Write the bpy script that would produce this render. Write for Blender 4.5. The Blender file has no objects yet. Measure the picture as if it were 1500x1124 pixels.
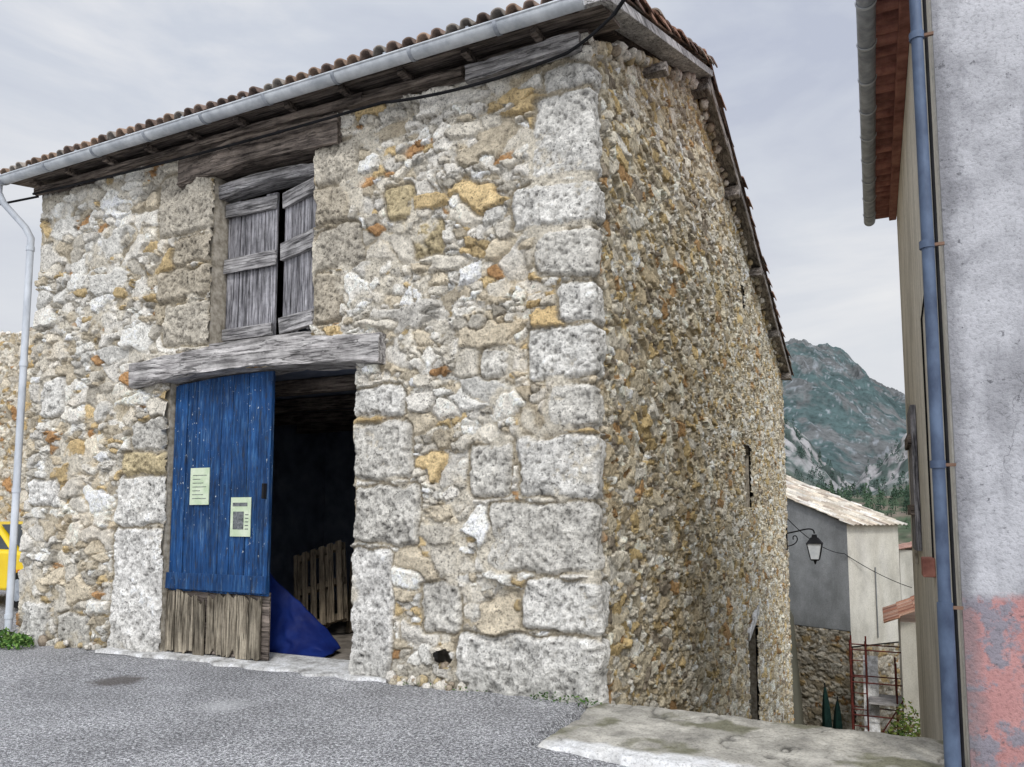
import bpy, math, random
import numpy as np
from mathutils import Vector, Matrix
random.seed(7); rng=np.random.default_rng(5)
scene=bpy.context.scene
def lin(c):
    return tuple(((v/255.0)/12.92 if v/255.0<=0.04045 else (((v/255.0)+0.055)/1.055)**2.4) for v in c)
def L4(c,k=1.0):
    l=lin(c); return (l[0]*k,l[1]*k,l[2]*k,1)
# ---------------- numpy noise ----------------
def hsh(ix,iy,seed):
    with np.errstate(over='ignore'):
        a=ix.astype(np.int64).astype(np.uint32)*np.uint32(374761393)+iy.astype(np.int64).astype(np.uint32)*np.uint32(668265263)+np.uint32((seed*1442695041)&0xffffffff)
        a=(a^(a>>np.uint32(13)))*np.uint32(1274126177)
        a=(a^(a>>np.uint32(16)))*np.uint32(2246822519)
        a=a^(a>>np.uint32(15))
    return (a&np.uint32(0xffffff)).astype(np.float32)/16777215.0
def vn(x,y,seed=0):
    ix=np.floor(x);iy=np.floor(y);fx=x-ix;fy=y-iy
    fx=fx*fx*(3-2*fx);fy=fy*fy*(3-2*fy)
    a=hsh(ix,iy,seed);b=hsh(ix+1,iy,seed);c=hsh(ix,iy+1,seed);d=hsh(ix+1,iy+1,seed)
    return (a*(1-fx)+b*fx)*(1-fy)+(c*(1-fx)+d*fx)*fy
def fbm(x,y,seed=0,o=4):
    s=0;a=.5;t=0
    for k in range(o):
        s=s+a*vn(x*2**k+k*17.3,y*2**k+k*9.1,seed+k);t+=a;a*=.5
    return s/t-.5
def ss(a,b,x):
    t=np.clip((x-a)/(b-a),0,1);return t*t*(3-2*t)
# ---------------- mesh helpers ----------------
def link(o,parent=None):
    scene.collection.objects.link(o)
    if parent is not None:o.parent=parent
    return o
def empty(name):
    e=bpy.data.objects.new(name,None);link(e);e.empty_display_size=.2;return e
def gridmesh(name,P,keep,cols,mat,parent=None,smooth=True):
    n0,n1=P.shape[:2]
    idx=np.arange(n0*n1).reshape(n0,n1)
    q=np.stack([idx[:-1,:-1],idx[:-1,1:],idx[1:,1:],idx[1:,:-1]],-1).reshape(-1,4)
    if keep is not None:q=q[keep.reshape(-1)]
    used=np.unique(q);rem=np.full(n0*n1,-1,np.int64);rem[used]=np.arange(len(used));q=rem[q]
    V=P.reshape(-1,3)[used]
    me=bpy.data.meshes.new(name)
    me.vertices.add(len(V));me.vertices.foreach_set('co',V.astype(np.float32).ravel())
    me.loops.add(q.size);me.loops.foreach_set('vertex_index',q.astype(np.int32).ravel())
    me.polygons.add(len(q));me.polygons.foreach_set('loop_start',np.arange(0,q.size,4,dtype=np.int32))
    me.update(calc_edges=True)
    if cols is not None:
        c=cols.reshape(-1,3)[used];ca=me.color_attributes.new('Col','FLOAT_COLOR','POINT')
        ca.data.foreach_set('color',np.concatenate([c,np.ones((len(c),1))],1).astype(np.float32).ravel())
    if smooth:me.shade_smooth()
    me.materials.append(mat)
    return link(bpy.data.objects.new(name,me),parent)
def pymesh(name,v,f,mat,parent=None,smooth=False,cols=None,bevel=0):
    me=bpy.data.meshes.new(name);me.from_pydata([tuple(map(float,a)) for a in v],[],f);me.update()
    if cols is not None:
        ca=me.color_attributes.new('Col','FLOAT_COLOR','POINT')
        ca.data.foreach_set('color',np.array([(c[0],c[1],c[2],1) for c in cols],np.float32).ravel())
    if smooth:me.shade_smooth()
    me.materials.append(mat)
    o=link(bpy.data.objects.new(name,me),parent)
    if bevel:
        m=o.modifiers.new('b','BEVEL');m.width=bevel;m.segments=2
    return o
BF=[(0,3,2,1),(4,5,6,7),(0,1,5,4),(1,2,6,5),(2,3,7,6),(3,0,4,7)]
def box(name,x0,x1,y0,y1,z0,z1,mat,parent=None,bevel=0,jit=0):
    v=[[x0,y0,z0],[x1,y0,z0],[x1,y1,z0],[x0,y1,z0],[x0,y0,z1],[x1,y0,z1],[x1,y1,z1],[x0,y1,z1]]
    if jit:v=[[c+random.uniform(-jit,jit) for c in a] for a in v]
    return pymesh(name,v,BF,mat,parent,bevel=bevel)
def prism(name,poly,axis,a0,a1,mat,parent=None,bevel=0):
    n=len(poly);v=[]
    for a in (a0,a1):
        for p in poly:
            c=[p[0],p[1]];c.insert(axis,a);v.append(c)
    f=[tuple(range(n))[::-1],tuple(range(n,2*n))]+[(i,(i+1)%n,n+(i+1)%n,n+i) for i in range(n)]
    o=pymesh(name,v,f,mat,parent,bevel=bevel);return o
def tube(name,pts,r,mat,parent=None,smoothc=False):
    cu=bpy.data.curves.new(name,'CURVE');cu.dimensions='3D';cu.bevel_depth=r;cu.bevel_resolution=4;cu.use_fill_caps=True
    sp=cu.splines.new('NURBS' if smoothc else 'POLY');sp.points.add(len(pts)-1)
    for i,p in enumerate(pts):sp.points[i].co=(*p,1)
    if smoothc:sp.use_endpoint_u=True;sp.order_u=3
    cu.materials.append(mat)
    return link(bpy.data.objects.new(name,cu),parent)
def beam(name,p0,p1,w,h,mat,parent=None,amp=.012,arch=0,n=40,seed=1,taper=0):
    p0=np.array(p0,float);p1=np.array(p1,float);d=p1-p0;Ln=np.linalg.norm(d);d/=Ln
    up=np.array([0,0,1.]);
    if abs(d[2])>.9:up=np.array([0,1.,0])
    s=np.cross(d,up);s/=np.linalg.norm(s);u=np.cross(s,d)
    sec=[];m=20
    for k in range(m):
        a=2*math.pi*k/m;c,sn=math.cos(a),math.sin(a)
        e=.22;sec.append((abs(c)**e*np.sign(c)*w/2,abs(sn)**e*np.sign(sn)*h/2))
    T=np.linspace(0,1,n);P=np.zeros((n,m+1,3))
    for i,t in enumerate(T):
        for k in range(m+1):
            a,b=sec[k%m];sc=1-taper*abs(2*t-1)**3
            nz=(float(fbm(np.array(t*Ln*3.),np.array((k%m)*.9),seed,3)))*amp*2.5+(float(vn(np.array(t*1.2*Ln),np.array((k%m)*2.3+50),seed))-.5)*amp
            q=p0+d*t*Ln+s*a*(1+nz/w*2)+u*(b*sc*(1+nz/h*2)+arch*(1-(2*t-1)**2))
            P[i,k]=q
    v=P[:,:m].reshape(-1,3).tolist();f=[]
    for i in range(n-1):
        for k in range(m):
            f.append((i*m+k,i*m+(k+1)%m,(i+1)*m+(k+1)%m,(i+1)*m+k))
    f.append(tuple(range(m))[::-1]);f.append(tuple((n-1)*m+k for k in range(m)))
    return pymesh(name,v,f,mat,parent)
# ---------------- materials ----------------
def newmat(name,rough=.9,spec=.2,metal=0):
    m=bpy.data.materials.new(name);m.use_nodes=True;nt=m.node_tree
    b=nt.nodes['Principled BSDF'];b.inputs['Roughness'].default_value=rough;b.inputs['Specular IOR Level'].default_value=spec;b.inputs['Metallic'].default_value=metal
    return m,nt,b
def N(nt,t,**k):
    n=nt.nodes.new(t)
    for a,b in k.items():setattr(n,a,b)
    return n
def noise(nt,scale,detail=6,stretch=(1,1,1),rough=.6,loc=(0,0,0)):
    tc=N(nt,'ShaderNodeTexCoord');mp=N(nt,'ShaderNodeMapping');mp.inputs['Scale'].default_value=stretch;mp.inputs['Location'].default_value=loc
    nt.links.new(tc.outputs['Object'],mp.inputs[0]);n=N(nt,'ShaderNodeTexNoise');n.inputs['Scale'].default_value=scale;n.inputs['Detail'].default_value=detail;n.inputs['Roughness'].default_value=rough
    nt.links.new(mp.outputs[0],n.inputs['Vector']);return n.outputs['Fac']
def ramp(nt,src,stops):
    r=N(nt,'ShaderNodeValToRGB');e=r.color_ramp.elements
    while len(e)<len(stops):e.new(.5)
    for i,(p,c) in enumerate(stops):
        e[i].position=p;e[i].color=c if len(c)==4 else (*c,1)
    nt.links.new(src,r.inputs[0]);return r.outputs[0]
def mix(nt,a,b,fac,mode='MIX'):
    m=N(nt,'ShaderNodeMix',data_type='RGBA',blend_type=mode)
    for s,v in ((6,a),(7,b),(0,fac)):
        if hasattr(v,'is_linked'):nt.links.new(v,m.inputs[s])
        else:m.inputs[s].default_value=v
    return m.outputs[2]
def g(v):return (v,v,v,1)
def bump(nt,b,src,dist,strength=1):
    bp=N(nt,'ShaderNodeBump');bp.inputs['Distance'].default_value=dist;bp.inputs['Strength'].default_value=strength
    nt.links.new(src,bp.inputs['Height'])
    if b.inputs['Normal'].is_linked:nt.links.new(b.inputs['Normal'].links[0].from_socket,bp.inputs['Normal'])
    nt.links.new(bp.outputs[0],b.inputs['Normal'])
def simple(name,c1,c2,scale=3,stretch=(1,1,1),rough=.85,bmp=.005,spec=.2,metal=0,rand=.0,p=(.35,.65),detail=8):
    m,nt,b=newmat(name,rough,spec,metal)
    n=noise(nt,scale,detail,stretch);col=ramp(nt,n,[(p[0],c1),(p[1],c2)])
    if rand:
        oi=N(nt,'ShaderNodeObjectInfo');r=ramp(nt,oi.outputs['Random'],[(0,g(1-rand)),(1,g(1+rand))]);col=mix(nt,col,r,1.0,'MULTIPLY')
    nt.links.new(col,b.inputs['Base Color'])
    if bmp:bump(nt,b,n,bmp)
    return m
def wood(name,c1,c2,axis=0,rand=.15,freq=1.0,spots=.25):
    m,nt,b=newmat(name,.9,.12)
    s1=[9,9,9];s1[axis]=.9;s2=[15,15,15];s2[axis]=.5
    n1=noise(nt,2.6*freq,9,tuple(s1),.68);n2=noise(nt,1.5*freq,3,tuple(s2),.5,(3,5,1));n3=noise(nt,2.5,5,(1,1,1),.6,(2,7,3));n4=noise(nt,30,4,(1,1,1),.7)
    c=ramp(nt,n1,[(.34,c1),(.62,c2)])
    ck=ramp(nt,n2,[(.455,g(1)),(.485,g(.28)),(.5,g(.22)),(.515,g(1))])
    c=mix(nt,c,ck,.85,'MULTIPLY')
    c=mix(nt,c,ramp(nt,n3,[(.35,g(.62)),(.6,g(1.08))]),1.0,'MULTIPLY')
    c=mix(nt,c,ramp(nt,n4,[(.3,g(.75)),(.5,g(1))]),1.0,'MULTIPLY')
    oi=N(nt,'ShaderNodeObjectInfo');c=mix(nt,c,ramp(nt,oi.outputs['Random'],[(0,g(1-rand)),(1,g(1+rand))]),1.0,'MULTIPLY')
    nt.links.new(c,b.inputs['Base Color']);bump(nt,b,n1,.012);bump(nt,b,ck,.006);return m
def vcol(name,rough=.95,fine=60,lo=.55,hi=1.15,bd=.012,spec=.15,pits=False):
    m,nt,b=newmat(name,rough,spec)
    a=N(nt,'ShaderNodeVertexColor',layer_name='Col')
    n1=noise(nt,fine,8,rough=.7);n2=noise(nt,fine*.22,6,rough=.65,loc=(3,1,2))
    c=mix(nt,a.outputs[0],ramp(nt,n1,[(.3,g(lo)),(.5,g(1)),(.75,g(hi))]),1.0,'MULTIPLY')
    c=mix(nt,c,ramp(nt,n2,[(.3,g(.75)),(.5,g(1)),(.7,g(1.1))]),1.0,'MULTIPLY')
    if pits:
        n4=noise(nt,30,4,rough=.75,loc=(8,3,1));n5=noise(nt,2.2,4,rough=.6,loc=(1,8,4))
        k=mix(nt,ramp(nt,n4,[(.36,g(.28)),(.45,g(1))]),g(1),ramp(nt,n5,[(.45,g(0)),(.62,g(.7))]))
        c=mix(nt,c,k,1.0,'MULTIPLY')
    nt.links.new(c,b.inputs['Base Color'])
    if bd:bump(nt,b,n1,bd);bump(nt,b,n2,bd*2)
    return m
M_stone=vcol('rubble_stone',fine=48,lo=.40,hi=1.22,bd=.015,pits=True)
M_slabc=vcol('slab_concrete',fine=50,lo=.45,hi=1.1,bd=.008)
M_tile=vcol('roof_tile',fine=25,bd=.004)
M_land=vcol('terrain_cover',fine=.12,lo=.5,hi=1.35,bd=0)
M_leaf=vcol('foliage',fine=3,bd=0)
M_wood=wood('weathered_wood',L4((104,100,100)),L4((208,204,201)),0,.12)
M_woodY=wood('weathered_wood_y',L4((84,78,76)),L4((176,168,160)),1,.2)
M_woodV=wood('weathered_planks',L4((78,77,82)),L4((184,182,186)),2,.28)
M_woodVX=wood('weathered_rails',L4((88,86,88)),L4((190,187,186)),0,.15)
M_woodD=wood('dark_old_wood',L4((58,52,50)),L4((146,134,124)),0,.2)
M_woodB=wood('rotten_boards',L4((72,64,54)),L4((168,158,140)),2,.3)
M_pal=wood('pallet_wood',L4((90,80,68)),L4((160,146,126)),2,.2)
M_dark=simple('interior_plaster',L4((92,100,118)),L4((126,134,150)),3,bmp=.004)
M_floor=simple('dirt_floor',L4((100,94,86)),L4((150,142,132)),6,bmp=.01)
M_zinc=simple('zinc_gutter',L4((165,170,176)),L4((206,210,214)),5,(1,1,1),rough=.6,spec=.3,bmp=.001)
M_zincD=simple('aged_zinc',L4((120,126,134)),L4((165,170,178)),8,(1,1,1),rough=.5,spec=.4,bmp=.004)
M_white=simple('painted_pipe',L4((176,182,190)),L4((212,217,224)),5,(1,1,.5),rough=.5,spec=.4,bmp=.0)
M_black=simple('black_cable',L4((18,18,20)),L4((35,35,38)),5,bmp=0)
M_lead=wood('verge_board_paint',L4((150,148,148)),L4((210,208,207)),1,.05)
def bluepaint(name,axis_str):
    m,nt,b=newmat(name,.7,.2)
    n=noise(nt,4,8,axis_str);nm=noise(nt,1.3,6,(1,1,.8),.65,(3,3,3))
    c=ramp(nt,n,[(.3,L4((14,40,74))),(.55,L4((28,68,116))),(.75,L4((66,108,150)))])
    c=mix(nt,c,ramp(nt,nm,[(.36,g(.55)),(.62,g(1.3))]),1.0,'MULTIPLY')
    n2=noise(nt,30,4,(1,1,.8),.6,(4,7,1));nk=noise(nt,1.6,3,(1,1,1),.5,(6,1,2))
    sp=mix(nt,g(0),ramp(nt,n2,[(.65,g(0)),(.68,g(.85))]),ramp(nt,nk,[(.45,g(0)),(.58,g(1))]))
    c=mix(nt,c,L4((190,198,200)),sp)
    n3=noise(nt,9,8,(3,3,.7),.7,(1,9,4));c=mix(nt,c,L4((48,52,60)),ramp(nt,n3,[(.54,g(0)),(.66,g(.8))]))
    n5=noise(nt,5,8,(6,6,.5),.7,(8,2,4));c=mix(nt,c,L4((104,130,154)),ramp(nt,n5,[(.55,g(0)),(.70,g(.6))]))
    oi=N(nt,'ShaderNodeObjectInfo');c=mix(nt,c,ramp(nt,oi.outputs['Random'],[(0,g(.82)),(1,g(1.18))]),1.0,'MULTIPLY')
    nt.links.new(c,b.inputs['Base Color']);bump(nt,b,n,.008);bump(nt,b,n3,.004);return m
M_blue=bluepaint('blue_door_paint',(8,8,.8))
M_tarp=simple('blue_tarp',L4((14,28,86)),L4((24,46,115)),3,rough=.6,bmp=.02)
def asphalt():
    m,nt,b=newmat('asphalt',.9,.2)
    n=noise(nt,42,5,rough=.85);n2=noise(nt,.9,6,rough=.6,loc=(5,2,0));n3=noise(nt,110,2)
    c=ramp(nt,n,[(.36,L4((72,72,74))),(.5,L4((150,150,152))),(.6,L4((228,228,229)))])
    c=mix(nt,c,ramp(nt,n2,[(.35,g(.75)),(.65,g(1.15))]),1.0,'MULTIPLY')
    c=mix(nt,c,ramp(nt,n3,[(.40,g(.35)),(.56,g(1.15))]),1.0,'MULTIPLY')
    tc=N(nt,'ShaderNodeTexCoord');nd=noise(nt,7,4,rough=.6)
    def blob(cx,cy,r0,r1,col,fac,cc):
        vd=N(nt,'ShaderNodeVectorMath',operation='DISTANCE');nt.links.new(tc.outputs['Object'],vd.inputs[0]);vd.inputs[1].default_value=(cx,cy,-.03)
        ad=N(nt,'ShaderNodeMath',operation='MULTIPLY_ADD');nt.links.new(nd,ad.inputs[0]);ad.inputs[1].default_value=.25;nt.links.new(vd.outputs['Value'],ad.inputs[2])
        mr=N(nt,'ShaderNodeMapRange');nt.links.new(ad.outputs[0],mr.inputs[0]);mr.inputs[1].default_value=r0;mr.inputs[2].default_value=r1;mr.inputs[3].default_value=fac;mr.inputs[4].default_value=0
        return mix(nt,cc,col,mr.outputs[0])
    c=blob(-4.55,-1.15,.30,.42,L4((84,78,74)),.8,c)
    c=blob(-2.85,-1.42,.20,.42,L4((205,205,205)),.4,c)
    nt.links.new(c,b.inputs['Base Color']);bump(nt,b,n,.012);return m
M_asph=asphalt()
def concrete(name,c1,c2,c3):
    m,nt,b=newmat(name,.9,.2)
    n=noise(nt,5,9,rough=.7);n2=noise(nt,45,5,rough=.7,loc=(2,2,2))
    c=ramp(nt,n,[(.35,c1),(.5,c2),(.62,c3)])
    c=mix(nt,c,ramp(nt,n2,[(.32,g(.55)),(.55,g(1.05))]),1.0,'MULTIPLY')
    nt.links.new(c,b.inputs['Base Color']);bump(nt,b,n2,.01);bump(nt,b,n,.02);return m
M_chalk=concrete('white_paint_on_concrete',L4((140,138,134)),L4((200,199,196)),L4((225,225,225)))
def frontplaster():
    m,nt,b=newmat('peeling_plaster',.9,.15)
    tc=N(nt,'ShaderNodeTexCoord');sp=N(nt,'ShaderNodeSeparateXYZ');nt.links.new(tc.outputs['Object'],sp.inputs[0])
    n=noise(nt,2.2,9,rough=.65);n2=noise(nt,3.5,8,rough=.7,loc=(7,1,3));n3=noise(nt,40,6,rough=.7);nv=noise(nt,1.2,6,(3,3,.5),.6,(2,2,2))
    up=ramp(nt,n,[(.3,L4((150,150,154))),(.48,L4((182,182,186))),(.7,L4((202,202,206)))])
    up=mix(nt,up,L4((142,142,146)),ramp(nt,nv,[(.52,g(0)),(.66,g(.7))]))
    lo=ramp(nt,n,[(.3,L4((172,124,122))),(.7,L4((194,148,144)))])
    lo=mix(nt,lo,L4((134,138,148)),ramp(nt,n2,[(.50,g(0)),(.56,g(.85))]))
    ad=N(nt,'ShaderNodeMath',operation='MULTIPLY_ADD');nt.links.new(n2,ad.inputs[0]);ad.inputs[1].default_value=.16;nt.links.new(sp.outputs[2],ad.inputs[2])
    f=N(nt,'ShaderNodeMapRange');nt.links.new(ad.outputs[0],f.inputs[0]);f.inputs[1].default_value=1.14;f.inputs[2].default_value=1.21
    c=mix(nt,lo,up,f.outputs[0])
    a2=N(nt,'ShaderNodeMath',operation='MULTIPLY_ADD');nt.links.new(n2,a2.inputs[0]);a2.inputs[1].default_value=.3;nt.links.new(sp.outputs[0],a2.inputs[2])
    f2=N(nt,'ShaderNodeMapRange');nt.links.new(a2.outputs[0],f2.inputs[0]);f2.inputs[1].default_value=2.9;f2.inputs[2].default_value=2.97;f2.inputs[3].default_value=.6;f2.inputs[4].default_value=0
    c=mix(nt,c,L4((118,118,122)),f2.outputs[0])
    vo=N(nt,'ShaderNodeTexVoronoi',feature='DISTANCE_TO_EDGE');vo.inputs['Scale'].default_value=.8
    nn=N(nt,'ShaderNodeTexNoise');nn.inputs['Scale'].default_value=2.5;nn.inputs['Detail'].default_value=6;nt.links.new(tc.outputs['Object'],nn.inputs[0]);vm=N(nt,'ShaderNodeVectorMath',operation='MULTIPLY_ADD');nt.links.new(nn.outputs['Color'],vm.inputs[0]);vm.inputs[1].default_value=(.8,.8,.8);nt.links.new(tc.outputs['Object'],vm.inputs[2]);nt.links.new(vm.outputs[0],vo.inputs['Vector'])
    ck=mix(nt,g(0),ramp(nt,vo.outputs[0],[(0,g(.6)),(.004,g(0))]),ramp(nt,nv,[(.42,g(0)),(.55,g(1))]))
    c=mix(nt,c,L4((96,96,100)),ck)
    c=mix(nt,c,L4((92,92,96)),ramp(nt,noise(nt,14,5,(1,1,1),.7,(9,9,1)),[(.64,g(0)),(.67,g(.75))]))
    c=mix(nt,c,ramp(nt,n3,[(.3,g(.6)),(.5,g(1))]),1.0,'MULTIPLY')
    nt.links.new(c,b.inputs['Base Color']);bump(nt,b,n3,.008);bump(nt,b,n2,.02);return m
M_front=frontplaster()
def sideplaster(name,c1,c2,c3,vs=(3,3,.25)):
    m,nt,b=newmat(name,.9,.2)
    n=noise(nt,1.4,8,(1,1,.35),.65);n3=noise(nt,25,6,rough=.7);n4=noise(nt,3 if vs[2]<.3 else 1.2,6,vs,.6,(1,2,3))
    c=ramp(nt,n,[(.3,c1),(.5,c2),(.7,c3)]);c=mix(nt,c,ramp(nt,n3,[(.3,g(.75)),(.55,g(1))]),1.0,'MULTIPLY')
    c=mix(nt,c,ramp(nt,n4,[(.35,g(.78)),(.55,g(1))]),1.0,'MULTIPLY')
    nt.links.new(c,b.inputs['Base Color']);bump(nt,b,n3,.006);return m
M_side=sideplaster('stained_plaster',L4((168,163,152)),L4((216,211,199)),L4((234,229,218)))
M_grey=sideplaster('grey_render',L4((122,124,124)),L4((142,144,145)),L4((160,162,163)),(1,1,1))
M_cream=sideplaster('cream_render',L4((186,181,168)),L4((206,202,190)),L4((218,214,204)),(1.2,1.2,.7))
M_pipeB=simple('blue_grey_pipe',L4((54,66,88)),L4((90,106,130)),5,(1,1,.6),rough=.55,spec=.35,bmp=.002)
M_red=simple('rusty_steel',L4((62,30,28)),L4((112,52,44)),6,rough=.7,bmp=0)
M_rust=simple('rusty_clip',L4((100,78,66)),L4((130,104,88)),6,rough=.8,bmp=0)
M_terra=simple('terracotta',L4((116,74,66)),L4((168,118,104)),6,rough=.8,bmp=.004,rand=.25)
M_green=simple('dark_green_fabric',L4((14,34,32)),L4((26,56,50)),6,rough=.8,bmp=.01)
M_purple=simple('mauve_shutter',L4((120,90,112)),L4((150,118,138)),6,(8,8,.8),bmp=.003)
M_yel=simple('yellow_car_paint',L4((225,190,14)),L4((235,202,24)),2,rough=.3,spec=.5,bmp=0)
M_glass=simple('dark_glass',L4((25,32,36)),L4((45,55,60)),2,rough=.1,spec=.6,bmp=0)
M_rub=simple('tyre_rubber',L4((18,18,18)),L4((30,30,30)),8,rough=.9,bmp=0)
M_redp=simple('red_marking',L4((190,30,25)),L4((205,40,30)),2,rough=.5,bmp=0)
M_paper=simple('paper_notice',L4((180,196,165)),L4((205,214,190)),8,bmp=0)
M_ink=simple('grey_print',L4((70,75,75)),L4((125,128,130)),30,bmp=0)
M_lampg=simple('frosted_glass',L4((205,210,215)),L4((225,228,232)),8,rough=.2,bmp=0)
M_mort=simple('lime_mortar',L4((130,122,108)),L4((190,182,168)),14,bmp=.01)

# ---------------- rubble stone field ----------------
def rubble(U,Z,cw,ch,seed,wr=(.55,1.6)):
    U=U+.12*cw/.2*(fbm(U*4,Z*4,seed+11,3))+.035*fbm(U*22,Z*22,seed+12,2)
    Z=Z+.10*ch/.15*(fbm(U*4+9,Z*4,seed+13,3))+.035*fbm(U*22,Z*22+5,seed+14,2)
    X=U/cw;Y=Z/ch;j0=np.floor(Y)
    F1=np.full(U.shape,9.,np.float32);F2=F1.copy();I=np.zeros(U.shape,np.float32);J=I.copy();DU=I.copy();DZ=I.copy()
    for dj in (-2,-1,0,1,2):
        j=j0+dj;off=hsh(j,j*0+3,seed+1)
        i0=np.floor(X-off)
        for di in (-2,-1,0,1,2):
            i=i0+di
            cx=i+off+.5+(hsh(i,j,seed+2)-.5)*.8;cy=j+.5+(hsh(i,j,seed+3)-.5)*.8
            w=wr[0]+(wr[1]-wr[0])*hsh(i,j,seed+4)**1.6
            dx=X-cx;dy=Y-cy
            asp=.72+.65*hsh(i,j,seed+5);sk=(hsh(i,j,seed+6)-.5)*.9
            dx2=dx+sk*dy;dy2=dy-sk*.35*dx
            d=((np.abs(dx2)*asp)**2.6+(np.abs(dy2)/asp)**2.6)**(1/2.6)/w
            m=d<F1
            F2=np.where(m,F1,np.minimum(F2,d));F1=np.where(m,d,F1)
            I=np.where(m,i,I);J=np.where(m,j,J);DU=np.where(m,dx*cw,DU);DZ=np.where(m,dy*ch,DZ)
    return F2-F1,I,J,DU,DZ
PALF=[(.32,(228,223,213)),(.23,(214,207,193)),(.17,(202,190,168)),(.08,(206,182,138)),(.12,(238,235,227)),(.05,(168,162,150)),(.03,(184,144,102))]
PALS=[(.26,(230,221,202)),(.24,(214,202,176)),(.16,(196,180,150)),(.12,(204,180,132)),(.07,(160,148,130)),(.11,(240,234,220)),(.04,(184,148,104))]
def pal(r,P):
    out=np.zeros(r.shape+(3,),np.float32);c=0
    for p,col in P:
        m=(r>=c)&(r<=c+p+1e-6);out[m]=lin(col);c+=p
    m=r>c;out[m]=lin(P[0][1]);return out
RECTS=[
(-.45,.28,5.60,5.84,0),(-.57,.20,4.72,5.57,0),(-.80,.30,4.28,4.69,0),(-.54,.18,3.78,4.23,1),(-.35,.30,3.36,3.74,0),
(-.64,.28,2.84,3.32,0),(-.42,.16,2.36,2.80,1),(-.74,.24,1.75,2.31,0),(-1.03,.17,1.08,1.71,1),(-.67,.30,.57,1.03,0),(-1.36,.22,-.12,.50,0),
(-1.78,-1.32,.46,.95,1),(-1.25,-.80,1.78,2.27,1),(-1.15,-.80,2.9,3.2,1),
(-2.64,-2.12,-.12,1.26,2),(-2.62,-2.02,2.60,2.92,0),(-2.60,-1.9,1.98,2.56,1),(-2.60,-1.82,1.32,1.92,1),
(-6.22,-5.34,-.15,1.44,2),(-6.18,-5.34,1.48,2.08,0),(-6.10,-5.34,2.10,2.36,4),(-5.99,-5.38,2.38,2.76,1),
(-5.66,-4.74,5.00,5.78,3),(-5.36,-4.74,4.60,4.96,5),(-5.62,-4.74,4.18,4.56,5),(-5.48,-4.74,3.62,4.14,3),
(-3.20,-2.62,5.20,5.66,3),(-3.20,-2.75,4.74,5.16,5),(-3.20,-2.55,4.25,4.70,3),(-3.20,-2.8,3.66,4.2,5),
(-7.75,-7.25,2.9,3.4,0),(-7.95,-7.4,-.12,.5,0),(-7.2,-6.6,-.12,.35,1),(-7.9,-7.3,1.7,2.1,2),(-2.25,-1.9,4.65,4.98,4),(-1.88,-1.55,4.2,4.55,4)]
TON=[(228,225,218),(214,210,201),(234,231,225),(198,190,175),(200,184,148),(188,178,160)]
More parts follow.
